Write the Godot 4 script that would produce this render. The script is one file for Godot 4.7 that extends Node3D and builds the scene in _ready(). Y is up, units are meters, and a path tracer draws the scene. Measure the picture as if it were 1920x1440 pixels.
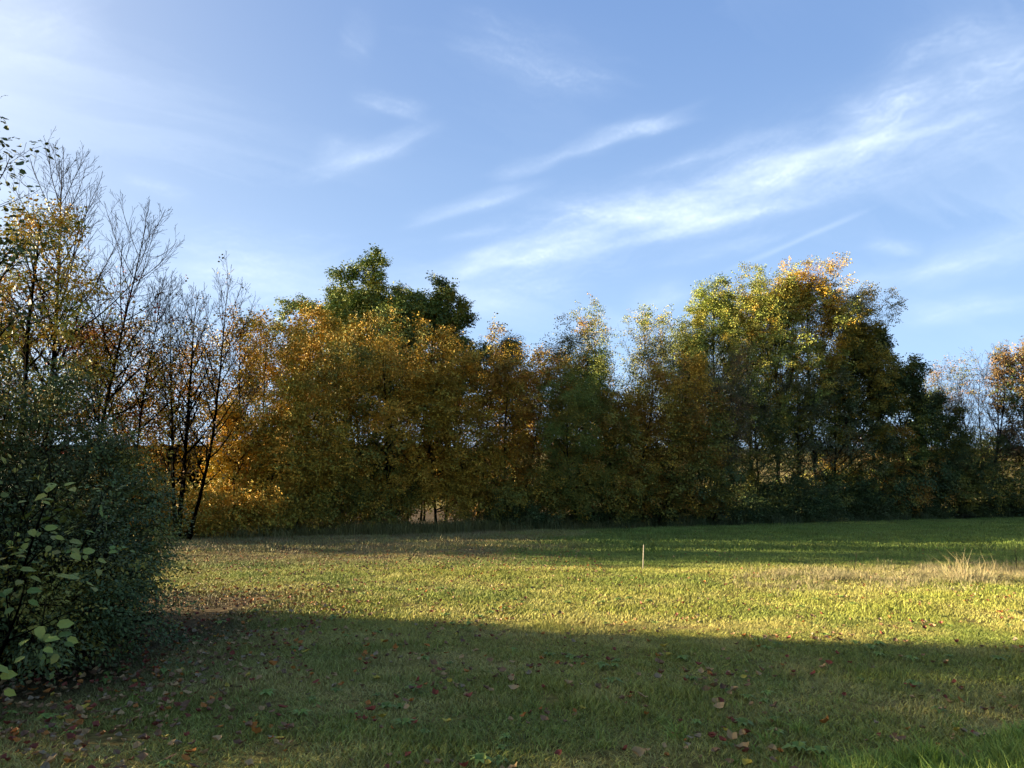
extends Node3D
# An autumn meadow: low sun from the left, a wall of trees in autumn colour, a dark thicket on the left.
# Units are metres; the camera stands at the origin, 1.6 m above the grass, and looks along -z. "d" below is the distance ahead (-z).

var rng := RandomNumberGenerator.new()
var noise_a := FastNoiseLite.new()
var noise_b := FastNoiseLite.new()
var M := {}
var used := {}
var spray := {}

const SUN_AZIMUTH := -80.0     # degrees from straight ahead, negative to the left
const SUN_HEIGHT := 12.5

func _ready():
	rng.seed = 7
	noise_a.seed = 11; noise_a.frequency = 0.35; noise_a.fractal_octaves = 3
	noise_b.seed = 23; noise_b.frequency = 0.06; noise_b.fractal_octaves = 3
	make_camera_and_light()
	make_materials()
	make_sprays()
	make_ground()
	make_trees()
	make_shrubs()
	make_grass()
	make_fallen_leaves()
	make_small_things()

# ---------------------------------------------------------------- camera, sky, sun

func make_camera_and_light():
	var cam := Camera3D.new()
	cam.name = "camera"
	add_child(cam)
	cam.position = Vector3(0, 1.6, 0)
	cam.rotation_degrees = Vector3(4.92, 0, 0)
	cam.fov = 54.6
	cam.near = 0.05
	cam.far = 3000.0
	cam.current = true
	var env := Environment.new()
	env.background_mode = Environment.BG_SKY
	var sky := Sky.new()
	var pan := PanoramaSkyMaterial.new()
	pan.panorama = ImageTexture.create_from_image(sky_image())
	pan.energy_multiplier = 0.285
	sky.sky_material = pan
	env.sky = sky
	env.ambient_light_source = Environment.AMBIENT_SOURCE_SKY
	env.tonemap_mode = Environment.TONE_MAPPER_LINEAR
	env.tonemap_exposure = 5.4
	env.sdfgi_enabled = true
	env.ssao_enabled = true
	env.ssil_enabled = true
	var we := WorldEnvironment.new()
	we.name = "world_environment"
	we.environment = env
	add_child(we)
	var sun := DirectionalLight3D.new()
	sun.name = "sun"
	add_child(sun)
	sun.look_at_from_position(Vector3.ZERO, -sun_vector(), Vector3.UP)
	sun.light_color = Color(1.0, 0.92, 0.77)
	sun.light_energy = 1.6
	sun.light_angular_distance = 0.6
	sun.shadow_enabled = true

func sun_vector() -> Vector3:
	var a := deg_to_rad(SUN_AZIMUTH)
	var e := deg_to_rad(SUN_HEIGHT)
	return Vector3(sin(a) * cos(e), sin(e), -cos(a) * cos(e))

# The sky: blue air that pales towards the horizon and the sun, and high cirrus.
func sky_image() -> Image:
	var w := 3072
	var h := 1536
	var half := h / 2
	var cover := PackedFloat32Array()
	cover.resize(w * half)
	var fine := FastNoiseLite.new()
	fine.seed = 5; fine.frequency = 1.0; fine.fractal_octaves = 5; fine.fractal_gain = 0.55
	fine.domain_warp_enabled = true; fine.domain_warp_amplitude = 0.5; fine.domain_warp_frequency = 0.8
	var broad := FastNoiseLite.new()
	broad.seed = 9; broad.frequency = 1.0; broad.fractal_octaves = 3
	var fibre := FastNoiseLite.new()
	fibre.seed = 15; fibre.frequency = 1.0; fibre.fractal_octaves = 4; fibre.fractal_gain = 0.5
	# cirrus streaks: azimuth and height of both ends in degrees, half width, strength, frayed
	for s in CIRRUS:
		var a0 := Vector2(s[0], s[1])
		var a1 := Vector2(s[2], s[3])
		var along := (a1 - a0).normalized()
		var across := Vector2(-along.y, along.x)
		var length := a0.distance_to(a1)
		var wide: float = s[4]
		var lo := Vector2(minf(a0.x, a1.x) - wide * 3.5, minf(a0.y, a1.y) - wide * 3.5)
		var hi := Vector2(maxf(a0.x, a1.x) + wide * 3.5, maxf(a0.y, a1.y) + wide * 3.5)
		for y in range(maxi(0, int((90.0 - hi.y) / 180.0 * h)), mini(half, int((90.0 - lo.y) / 180.0 * h) + 1)):
			var el := 90.0 - (y + 0.5) / h * 180.0
			for x in range(int(floor(lo.x / 360.0 * w)), int(floor(hi.x / 360.0 * w)) + 1):
				var az := (x + 0.5) / w * 360.0
				var p := Vector2(az, el) - a0
				var t := p.dot(along)
				var q := p.dot(across)
				q += minf(wide, 0.7) * 0.8 * broad.get_noise_2d(t * 0.05 + s[6] * 7.0, s[6] * 3.0) + minf(wide, 0.7) * 0.7 * broad.get_noise_2d(t * 0.16 + s[6], q * 0.35 / wide)
				var u := t / length + 0.12 * broad.get_noise_2d(q * 0.7, s[6] * 9.0 + t * 0.1)
				var ends := smoothstep(-0.15, 0.35, u) * smoothstep(1.15, 0.6, u)
				if ends <= 0.0 or absf(q) > wide * 3.0:
					continue
				var body := exp(-q * q / (wide * wide) * (0.6 if q > 0.0 else 1.3))
				# fibres run along the streak, a little across it
				var bend := broad.get_noise_2d(t * 0.22 + s[6] * 2.0, q * 0.5) * 0.5
				var n := clampf(0.5 + 0.9 * broad.get_noise_2d(t * 0.14 + s[6] * 13.0, q * 0.5), 0.0, 1.0)
				var f1 := 1.0 - absf(fibre.get_noise_2d(t * 0.10 + s[6] * 5.0, (q + bend - t * 0.10) * 1.5))
				var f2 := 1.0 - absf(fibre.get_noise_2d(t * 0.24 + 60.0, (q + bend * 0.7 + t * 0.07) * 3.4 + s[6]))
				var strand := 0.25 + 0.95 * pow(f1, 4.0) * n + 0.55 * pow(f2, 5.0) * (0.4 + n)
				var i := y * w + posmod(x, w)
				cover[i] += s[5] * 0.53 * ends * body * lerpf(1.0, strand, s[7])
	var data := PackedFloat32Array()
	data.resize(w * h * 3)
	var to_sun := sun_vector()
	for y in half:
		var el := PI * (0.5 - (y + 0.5) / h)
		var sy := sin(el)
		var cy := cos(el)
		var k := pow(1.0 - sy, 2.7)
		var base_r := lerpf(0.095, 0.425, k)
		var base_g := lerpf(0.190, 0.625, k)
		var base_b := lerpf(0.420, 0.880, k)
		for x in w:
			var az := (x + 0.5) / w * TAU
			var dx := sin(az) * cy
			var dz := -cos(az) * cy
			var ang := rad_to_deg(acos(clampf(dx * to_sun.x + sy * to_sun.y + dz * to_sun.z, -1.0, 1.0)))
			var glow := minf(5.0, 8.0 * exp(-ang / 12.5))
			var pl := 1.0 / (sy + 0.18)
			var u := dx * pl
			var v := dz * pl
			# thin veil of cirrus everywhere, drawn out along one wind direction
			var uu := u * 0.85 - v * 0.53
			var vv := u * 0.53 + v * 0.85
			var veil := fine.get_noise_2d(uu * 0.55 + 3.0, vv * 2.1) * 0.5 + 0.5
			var patch := broad.get_noise_2d(uu * 0.5 + 20.0, vv * 0.7 + 4.0) * 0.5 + 0.5
			var c := clampf((veil - 0.42) * 1.5, 0.0, 1.0) * clampf((patch - 0.3) * 1.6, 0.0, 1.0) * 0.45 * smoothstep(0.02, 0.2, sy)
			c = clampf(c + cover[y * w + x], 0.0, 0.92)
			var j := (y * w + x) * 3
			data[j] = lerpf(base_r + glow * 0.92, 0.78 + glow * 0.5, c)
			data[j + 1] = lerpf(base_g + glow * 0.80, 0.88 + glow * 0.45, c)
			data[j + 2] = lerpf(base_b + glow * 0.52, 1.0 + glow * 0.35, c)
	for j in range(w * half, w * h):
		data[j * 3] = 0.09; data[j * 3 + 1] = 0.10; data[j * 3 + 2] = 0.06
	return Image.create_from_data(w, h, false, Image.FORMAT_RGBF, data.to_byte_array())

# azimuth and height of one end, of the other, half width (degrees), strength, seed, how frayed
const CIRRUS := [
	[-16.43, 19.77, -8.42, 22.39, 0.5, 0.22, 1.0, 0.8],
	[6.67, 14.98, 17.9, 17.03, 0.3, 0.35, 2.0, 0.6],
	[17.97, 19.62, 31.98, 21.91, 0.35, 0.4, 3.0, 0.6],
	[21.75, 20.26, 35.53, 21.41, 0.4, 0.35, 4.0, 0.7],
	[11.94, 13.59, 21.57, 15.18, 0.5, 0.22, 5.0, 0.7],
	[21.43, 10.69, 35.05, 12.44, 0.5, 0.25, 6.0, 0.6],
	[9.21, 20.3, 21.82, 22.37, 0.4, 0.22, 7.0, 0.7],
	[-4.18, 14.64, 9.99, 17.59, 0.4, 0.3, 8.0, 0.7],
	[-22.14, 10.64, -8.28, 12.15, 1.2, 0.2, 9.0, 0.8],
	[26.89, 24.57, 36.91, 25.58, 1.2, 0.2, 10.0, 0.9],
	[-7.06, 12.58, 36.71, 22.34, 2.4, 0.24, 11.0, 0.95],
	[1.68, 15.87, 36.57, 19.91, 1.5, 0.18, 12.0, 0.9],
	[-5.82, 13.01, 8.33, 16.11, 0.75, 0.75, 13.0, 0.5],
	[1.68, 17.83, 18.66, 17.14, 0.9, 0.5, 14.0, 0.8],
	[7.94, 17.68, 16.35, 16.78, 1.1, 0.5, 15.0, 0.75],
	[11.18, 15.98, 23.82, 17.67, 0.6, 0.5, 16.0, 0.7],
	[15.22, 18.38, 29.4, 21.12, 0.9, 0.65, 17.0, 0.7],
	[14.06, 19.41, 23.94, 21.02, 1.3, 0.35, 18.0, 0.8],
	[24.0, 22.56, 30.79, 23.13, 1.0, 0.6, 19.0, 0.75],
	[28.84, 23.05, 37.87, 23.23, 1.1, 0.45, 20.0, 0.85],
	[26.63, 18.52, 37.44, 20.63, 1.6, 0.2, 21.0, 0.9],
	[-1.69, 20.53, 5.07, 22.16, 0.45, 0.35, 22.0, 0.6],
	[4.23, 22.0, 14.57, 24.01, 0.5, 0.55, 23.0, 0.5],
	[-7.93, 16.9, 2.11, 19.95, 0.45, 0.4, 24.0, 0.4],
	[-15.29, 21.34, -10.87, 21.32, 0.8, 0.28, 25.0, 0.8],
	[-13.29, 20.59, -5.93, 23.79, 0.5, 0.35, 26.0, 0.6],
	[-12.58, 25.36, -6.77, 24.31, 0.55, 0.34, 27.0, 0.85],
	[-4.29, 30.17, 8.89, 26.16, 1.6, 0.22, 28.0, 0.8],
	[-13.5, 29.55, -11.01, 28.77, 1.2, 0.16, 29.0, 0.8],
	[-28.29, 18.26, -23.81, 17.49, 0.5, 0.22, 30.0, 0.8],
	[-25.72, 12.92, -13.14, 13.53, 1.8, 0.35, 31.0, 0.7],
	[-5.85, 15.72, 0.0, 17.06, 0.35, 0.22, 32.0, 0.7],
	[16.26, 12.96, 26.89, 16.72, 0.16, 0.32, 33.0, 0.15],
	[25.76, 14.0, 29.37, 13.22, 0.45, 0.3, 34.0, 0.6],
	[28.97, 11.49, 37.02, 13.12, 1.1, 0.4, 35.0, 0.5],
	[27.89, 8.71, 36.0, 9.32, 0.7, 0.35, 36.0, 0.5],
	[-4.98, 11.42, 5.82, 13.01, 1.4, 0.3, 37.0, 0.7],
	[-37.42, 24.84, -29.75, 28.08, 3.0, 0.22, 38.0, 0.6],
	[9.07, 10.12, 13.89, 11.53, 0.8, 0.35, 39.0, 0.5],
]

# ---------------------------------------------------------------- helpers

func numbered(called: String) -> String:
	if not used.has(called):
		used[called] = 0
		return called
	used[called] += 1
	return "%s_%03d" % [called, used[called]]

func thing(called, label, category, at := Vector3.ZERO, turn := 0.0, group := "") -> Node3D:
	var o := Node3D.new()
	o.name = numbered(called)
	add_child(o)
	o.position = at
	o.rotation.y = turn
	tag(o, label, category, group)
	return o

func tag(o, label, category, group := "", kind := ""):
	if label != "": o.set_meta("label", label)
	if category != "": o.set_meta("category", category)
	if group != "": o.set_meta("group", group)
	if kind != "": o.set_meta("kind", kind)

func rnd(a: float, b: float) -> float:
	return rng.randf_range(a, b)

func rvec() -> Vector3:
	return Vector3(rng.randf_range(-1, 1), rng.randf_range(-1, 1), rng.randf_range(-1, 1))

# Height of the meadow: it falls gently away from the camera, lies flat under the trees and rises again to far fields.
func ground_y(x: float, z: float) -> float:
	var d := -z
	var y := 0.0
	if d < 50.0:
		y = -0.06 * d
	elif d < 62.0:
		y = -3.0
	else:
		var rise := smoothstep(10.0, -25.0, x + d * 0.05)
		y = -3.0 + rise * (2.3 * smoothstep(62.0, 125.0, d) + 3.3 * smoothstep(115.0, 330.0, d)) - 7.0 * smoothstep(62.0, 300.0, d) * (1.0 - rise)
	if d < 0.0:
		y = -0.03 * d
	if d < 70.0:
		y += 0.03 * noise_a.get_noise_2d(x * 0.8, z * 0.8) + 0.07 * noise_b.get_noise_2d(x * 1.5, z * 1.5)
	return y

func on_ground(x: float, d: float, up := 0.0) -> Vector3:
	return Vector3(x, ground_y(x, -d) + up, -d)

func lin(r: float, g: float, b: float) -> Color:
	return Color(r, g, b).linear_to_srgb()

func noise_texture(seed_: int, freq: float, c0: Color, c1: Color, c2: Color, size := 512) -> ImageTexture:
	var n := FastNoiseLite.new()
	n.seed = seed_; n.frequency = freq; n.fractal_octaves = 5
	var src := n.get_seamless_image(size, size)
	var g := Gradient.new()
	g.offsets = PackedFloat32Array([0.2, 0.5, 0.8])
	g.colors = PackedColorArray([c0, c1, c2])
	var img := Image.create(size, size, false, Image.FORMAT_RGB8)
	for y in size:
		for x in size:
			img.set_pixel(x, y, g.sample(src.get_pixel(x, y).r))
	return ImageTexture.create_from_image(img)

func plain(called: String, c: Color, rough := 0.9) -> StandardMaterial3D:
	var m := StandardMaterial3D.new()
	m.resource_name = called
	m.albedo_color = c
	m.roughness = rough
	m.metallic_specular = 0.2
	M[called] = m
	return m

func make_materials():
	for k in ["leaf", "blade"]:
		var m := plain(k, Color.WHITE, 0.6)
		m.vertex_color_use_as_albedo = true
		m.backlight = Color(0.95, 0.95, 0.9) if k == "leaf" else Color(0.7, 0.7, 0.6)
		m.cull_mode = BaseMaterial3D.CULL_DISABLED
		m.metallic_specular = 0.3
	for b in [["bark_dark", lin(0.030, 0.024, 0.018), lin(0.060, 0.050, 0.038), lin(0.11, 0.095, 0.07)], ["bark_grey", lin(0.06, 0.052, 0.042), lin(0.12, 0.108, 0.088), lin(0.2, 0.185, 0.15)]]:
		var m := plain(b[0], Color.WHITE, 0.95)
		m.albedo_texture = noise_texture(31 + b[0].length(), 0.02, b[1], b[2], b[3], 256)
		m.uv1_triplanar = true
		m.uv1_world_triplanar = true
		m.uv1_scale = Vector3(2.2, 0.7, 2.2)
	var g := plain("ground", Color.WHITE, 1.0)
	g.vertex_color_use_as_albedo = true
	g.albedo_texture = noise_texture(3, 0.03, lin(0.35, 0.33, 0.3), lin(0.7, 0.7, 0.65), lin(1.0, 0.97, 0.9))
	g.uv1_triplanar = true
	g.uv1_world_triplanar = true
	g.uv1_scale = Vector3(0.6, 0.6, 0.6)
	var f := plain("field_green", Color.WHITE, 1.0)
	f.albedo_texture = noise_texture(4, 0.02, lin(0.10, 0.15, 0.025), lin(0.14, 0.20, 0.035), lin(0.19, 0.24, 0.05), 256)
	f.uv1_triplanar = true
	f.uv1_world_triplanar = true
	f.uv1_scale = Vector3(0.05, 0.05, 0.05)
	var pf := plain("field_plough", Color.WHITE, 1.0)
	pf.albedo_texture = noise_texture(6, 0.03, lin(0.10, 0.08, 0.055), lin(0.16, 0.13, 0.09), lin(0.22, 0.18, 0.12), 256)
	pf.uv1_triplanar = true
	pf.uv1_world_triplanar = true
	pf.uv1_scale = Vector3(0.08, 0.08, 0.08)

# ---------------------------------------------------------------- leaf sprays and blades

# A twig's worth of leaves: n folded leaves of about `size` along a reach of `reach`.
func leaf_spray(n: int, size: float, reach: float, narrow: float, droop: float, round := false) -> ArrayMesh:
	var v := PackedVector3Array()
	var c := PackedColorArray()
	for k in n:
		var t := (k + 0.6) / n
		var s := size * rnd(0.65, 1.25)
		var side := 1.0 if k % 2 == 0 else -1.0
		var at := Vector3(side * rnd(0.0, 0.28) * reach, rnd(-0.12, 0.12) * reach - droop * t * t * reach, t * reach)
		at += rvec() * reach * 0.08
		var f := (Vector3(side * rnd(0.3, 1.1), rnd(-0.7, 0.25), rnd(0.3, 1.0)) + rvec() * 0.35).normalized()
		var r := f.cross(Vector3(rnd(-0.5, 0.5), 1, rnd(-0.5, 0.5))).normalized()
		var up := r.cross(f).normalized()
		var w := s * narrow
		var base := at
		var tip := at + f * s - up * s * 0.12
		var l := at + f * s * 0.45 - r * w + up * s * 0.10
		var q := at + f * s * 0.45 + r * w + up * s * 0.10
		var faces := 2
		if round:
			var mid := at + f * s * 0.5
			var l1 := at + f * s * 0.18 - r * w * 0.85 + up * s * 0.05
			var l2 := at + f * s * 0.62 - r * w * 0.9 + up * s * 0.04
			var q1 := at + f * s * 0.18 + r * w * 0.85 + up * s * 0.07
			var q2 := at + f * s * 0.62 + r * w * 0.9 + up * s * 0.02
			v.append_array([base, l1, mid, l1, l2, mid, l2, tip, mid, base, mid, q1, q1, mid, q2, q2, mid, tip])
			faces = 6
		else:
			v.append_array([base, l, tip, base, tip, q])
		var g := rnd(0.72, 1.28)
		var col := Color(g * rnd(0.9, 1.12), g, g * rnd(0.8, 1.1))
		for i in faces * 3:
			c.append(col)
	return mesh_of(v, PackedVector3Array(), PackedInt32Array(), c)

func mesh_of(v, n, idx, c) -> ArrayMesh:
	var a := []
	a.resize(Mesh.ARRAY_MAX)
	a[Mesh.ARRAY_VERTEX] = v
	if n.size() > 0: a[Mesh.ARRAY_NORMAL] = n
	if idx.size() > 0: a[Mesh.ARRAY_INDEX] = idx
	if c.size() > 0: a[Mesh.ARRAY_COLOR] = c
	var m := ArrayMesh.new()
	m.add_surface_from_arrays(Mesh.PRIMITIVE_TRIANGLES, a)
	return m

func make_sprays():
	spray.big = leaf_spray(15, 0.115, 0.50, 0.36, 0.15)
	spray.mid = leaf_spray(12, 0.092, 0.42, 0.36, 0.12)
	spray.thin = leaf_spray(16, 0.10, 0.50, 0.17, 0.25)
	spray.few = leaf_spray(4, 0.075, 0.22, 0.36, 0.1, true)
	spray.near = leaf_spray(20, 0.034, 0.26, 0.27, 0.2, true)
	spray.broad = leaf_spray(5, 0.078, 0.24, 0.33, 0.3, true)
	spray.bramble = leaf_spray(14, 0.085, 0.42, 0.38, 0.1)

# A patch of grass blades, colours varied blade by blade.
func blade_patch(n: int, radius: float, h0: float, h1: float, width: float, lean: float, straw: float) -> ArrayMesh:
	var v := PackedVector3Array()
	var c := PackedColorArray()
	for k in n:
		var a := rnd(0, TAU)
		var r := radius * sqrt(rng.randf())
		var b := Vector3(cos(a) * r, -0.012, sin(a) * r)
		var h := rnd(h0, h1)
		var yaw := rnd(0, TAU)
		var side := Vector3(cos(yaw), 0, sin(yaw)) * width * rnd(0.7, 1.3)
		var to := rnd(0, TAU)
		var off := Vector3(cos(to), 0, sin(to)) * h * lean * rnd(0.2, 1.0)
		var mid := b + Vector3(0, h * 0.55, 0) + off * 0.35
		var tip := b + Vector3(0, h * rnd(0.7, 1.0), 0) + off
		v.append_array([b - side, mid - side * 0.8, b + side, b + side, mid - side * 0.8, mid + side * 0.8, mid - side * 0.8, tip, mid + side * 0.8])
		var g := rnd(0.55, 1.65)
		var col := Color(g * rnd(0.8, 1.15), g, g * rnd(0.7, 1.1))
		if rng.randf() < straw:
			col = Color(1.8 * g, 1.3 * g, 1.6 * g)
		for i in 9:
			c.append(col)
	return mesh_of(v, PackedVector3Array(), PackedInt32Array(), c)

# Scatter a mesh: rows of [Transform3D, Color].
func scatter(called: String, mesh: Mesh, mat: Material, xf: Array, cols: PackedColorArray, parent: Node) -> MultiMeshInstance3D:
	var mm := MultiMesh.new()
	mm.transform_format = MultiMesh.TRANSFORM_3D
	mm.use_colors = true
	mm.mesh = mesh
	mm.instance_count = xf.size()
	for i in xf.size():
		mm.set_instance_transform(i, xf[i])
		mm.set_instance_color(i, cols[i])
	var o := MultiMeshInstance3D.new()
	o.name = called
	o.multimesh = mm
	o.material_override = mat
	parent.add_child(o, true)
	return o

func solid(called: String, mesh: Mesh, mat: Material, parent: Node) -> MeshInstance3D:
	var o := MeshInstance3D.new()
	o.name = called
	o.mesh = mesh
	o.material_override = mat
	parent.add_child(o, true)
	return o

# ---------------------------------------------------------------- ground

func make_ground():
	var xs := PackedFloat32Array()
	var zs := PackedFloat32Array()
	for e in [-900.0, -500.0, -420.0, -300.0, -250.0, -200.0, -170.0, -140.0, -120.0, -100.0, -85.0]: xs.append(e)
	var x := -75.0
	while x <= 75.0:
		xs.append(x)
		x += 0.6 if absf(x) < 30.0 else 2.0
	for e in [100.0, 140.0, 200.0, 300.0, 500.0, 900.0]: xs.append(e)
	for e in [300.0, 150.0, 80.0, 40.0, 20.0]: zs.append(e)
	var z := 12.0
	while z >= -72.0:
		zs.append(z)
		z -= 0.6
	for e in [-76.0, -80.0, -85.0, -90.0, -95.0, -100.0, -105.0, -110.0, -115.0, -120.0, -130.0, -140.0, -152.0, -165.0, -180.0, -200.0, -220.0, -240.0, -260.0, -280.0, -300.0, -330.0, -420.0, -600.0, -900.0, -1500.0]: zs.append(e)
	var v := PackedVector3Array()
	var n := PackedVector3Array()
	var c := PackedColorArray()
	var idx := PackedInt32Array()
	for zz in zs:
		for xx in xs:
			v.append(Vector3(xx, ground_y(xx, zz), zz))
			var e := 0.3
			n.append(Vector3(ground_y(xx - e, zz) - ground_y(xx + e, zz), 2 * e, ground_y(xx, zz - e) - ground_y(xx, zz + e)).normalized())
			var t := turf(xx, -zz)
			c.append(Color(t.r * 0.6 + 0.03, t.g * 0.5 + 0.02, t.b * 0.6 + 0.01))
	var w := xs.size()
	for j in zs.size() - 1:
		for i in w - 1:
			var a := j * w + i
			idx.append_array([a, a + w, a + 1, a + 1, a + w, a + w + 1])
	var g := solid("meadow_ground", mesh_of(v, n, idx, c), M.ground, self)
	tag(g, "gently sloping meadow ground under the grass", "ground", "", "structure")
	for f in [["green_field", 120.0, 330.0, "field_green", "sunlit green field beyond the trees"], ["ploughed_field", 68.0, 119.0, "field_plough", "bare brown field strip beyond the trees"]]:
		var fv := PackedVector3Array()
		var fn := PackedVector3Array()
		var fi := PackedInt32Array()
		for j in 13:
			var fz := -lerpf(f[1], f[2], j / 12.0)
			for i in 61:
				var fx := lerpf(-420.0, -6.0, i / 60.0)
				fv.append(Vector3(fx, ground_y(fx, fz) + 0.25, fz))
				fn.append(Vector3.UP)
		for j in 12:
			for i in 60:
				var a := j * 61 + i
				fi.append_array([a, a + 1, a + 61, a + 1, a + 62, a + 61])
		var o := solid(f[0], mesh_of(fv, fn, fi, PackedColorArray()), M[f[3]], self)
		tag(o, f[4], "field", "", "structure")

# Colour of the turf at a place (linear): green, straw and littered patches.
func turf(x: float, d: float) -> Color:
	var n1 := noise_a.get_noise_2d(x * 2.0, d * 2.0)
	var n2 := noise_b.get_noise_2d(x * 3.0 + 50.0, d * 3.0)
	var n3 := noise_a.get_noise_2d(x * 0.55 + 9.0, d * 0.9)
	var green := Color(0.265, 0.270, 0.050)
	var deep := Color(0.185, 0.222, 0.042)
	var yellow := Color(0.39, 0.350, 0.100)
	var straw := Color(0.33, 0.26, 0.12)
	var c := green.lerp(deep, clampf(n2 * 1.6 + 0.25, 0.0, 1.0))
	c = c.lerp(yellow, clampf(n1 * 1.1 + n3 * 0.75 + 0.25, 0.0, 0.9))
	# littered, worn turf in front of the orange trees
	var worn := smoothstep(15.5, 19.0, d) * smoothstep(2.5, -2.0, x - (d - 20.0) * 0.18 + n3 * 3.0) * smoothstep(40.0, 34.0, d)
	c = c.lerp(straw * 0.8, worn * clampf(0.75 + n1 * 0.6, 0.0, 1.0))
	# lush back meadow
	var lush := smoothstep(15.5, 18.0, d) * (1.0 - worn) * smoothstep(60.0, 50.0, d)
	c = c.lerp(Color(0.120, 0.195, 0.038), lush * 0.75)
	# dry rough grass round the tussock
	var dry := smoothstep(2.4, 0.6, absf(d - 14.6 + (x - 7.0) * -0.16 + n3)) * smoothstep(3.2, 6.5, x)
	c = c.lerp(Color(0.25, 0.20, 0.10), dry * 0.6)
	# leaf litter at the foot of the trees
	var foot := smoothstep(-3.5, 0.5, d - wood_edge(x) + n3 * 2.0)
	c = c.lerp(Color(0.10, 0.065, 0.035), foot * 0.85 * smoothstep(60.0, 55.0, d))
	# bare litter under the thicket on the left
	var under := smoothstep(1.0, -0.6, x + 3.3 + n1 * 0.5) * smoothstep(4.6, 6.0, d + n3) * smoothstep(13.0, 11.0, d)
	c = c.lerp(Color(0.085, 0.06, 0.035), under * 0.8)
	return c

# Distance at which the wood begins.
func wood_edge(x: float) -> float:
	return 27.5 + (x + 12.0) * 0.54 if x > -12.0 else 27.5 + (x + 12.0) * -0.1

# ---------------------------------------------------------------- trees

var tv: PackedVector3Array
var tn: PackedVector3Array
var ti: PackedInt32Array
var anchors: Array          # [position, direction]

func tube(pts: PackedVector3Array, rads: PackedFloat32Array, sides: int):
	var first := tv.size()
	var last := pts.size() - 1
	var ref := Vector3(0.31, 0.17, 0.93)
	for i in pts.size():
		var t := (pts[mini(i + 1, last)] - pts[maxi(i - 1, 0)]).normalized()
		var u := t.cross(ref).normalized()
		var w := t.cross(u)
		for s in sides:
			var a := TAU * s / sides
			var n := u * cos(a) + w * sin(a)
			tv.append(pts[i] + n * rads[i])
			tn.append(n)
	for i in last:
		for s in sides:
			var a := first + i * sides + s
			var b := first + i * sides + (s + 1) % sides
			ti.append(a); ti.append(b); ti.append(a + sides)
			ti.append(b); ti.append(b + sides); ti.append(a + sides)

func turn_from(dir: Vector3, angle: float, roll: float) -> Vector3:
	var side := dir.cross(Vector3(0.13, 0.05, 0.99) if absf(dir.y) > 0.9 else Vector3.UP).normalized()
	side = side.rotated(dir, roll)
	return dir.rotated(side, angle).normalized()

# One branch with its side branches. P: the species; level 0 is the stem.
func grow(p: Vector3, dir: Vector3, length: float, rad: float, level: int, P: Dictionary):
	var segs: int = P.segs[level]
	var pts := PackedVector3Array([p])
	var rads := PackedFloat32Array([rad * (1.35 if level == 0 else 1.0)])
	var dirs := [dir]
	var step := length / segs
	var end_rad := maxf(rad * P.taper[level], P.get("tip", 0.003))
	var wander: float = P.wander[level]
	var lift: float = P.lift[level]
	for i in segs:
		dir = (dir + rvec() * wander + Vector3(0, lift, 0)).normalized()
		p += dir * step
		pts.append(p)
		rads.append(lerpf(rad, end_rad, (i + 1.0) / segs))
		dirs.append(dir)
	tube(pts, rads, [7, 4, 3, 3, 3][level])
	if level >= P.leaf_from:
		for i in range(1, pts.size()):
			anchors.append([pts[i], dirs[i]])
			if level >= P.leaf_from and P.dense > 1:
				anchors.append([pts[i].lerp(pts[i - 1], rng.randf()), dirs[i]])
	if level + 1 >= P.levels:
		return
	var n: int = maxi(2, int(P.n[level] * rnd(0.85, 1.15)))
	var roll := rnd(0, TAU)
	for k in n:
		var t := lerpf(P.from[level], 0.99, (k + rng.randf() * 0.8) / n)
		var f := t * segs
		var i := mini(int(f), segs - 1)
		var at := pts[i].lerp(pts[i + 1], f - i)
		roll += 2.4 + rnd(-0.5, 0.5)
		var ang: float = deg_to_rad(P.angle[level] * lerpf(1.15, 0.6, t) + rnd(-10, 10))
		var l: float
		if level == 0:
			l = P.radius * shape_at(P.shape, (t - P.from[0]) / (1.0 - P.from[0])) * rnd(0.55, 1.25)
		else:
			l = length * P.ratio[level] * lerpf(1.1, 0.55, t) * rnd(0.7, 1.25)
		var r: float = minf(lerpf(rad, end_rad, t) * 0.62, l * 0.022 + P.get("tip", 0.003))
		grow(at, turn_from(dirs[i], ang, roll), l, r, level + 1, P)

func shape_at(shape: String, t: float) -> float:
	match shape:
		"dome": return sqrt(maxf(0.0, 1.0 - pow(t * 1.02 - 0.12, 2.0) * 0.93)) * (0.75 + 0.25 * smoothstep(0.0, 0.3, t))
		"egg": return (0.55 + 0.45 * smoothstep(0.0, 0.35, t)) * sqrt(maxf(0.05, 1.0 - pow(t, 2.4)))
		"cone": return lerpf(1.0, 0.22, t) * (0.75 + 0.25 * smoothstep(0.0, 0.2, t))
		"fan": return lerpf(0.75, 0.7, t) + 0.35 * sin(t * PI)
	return 1.0

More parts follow.
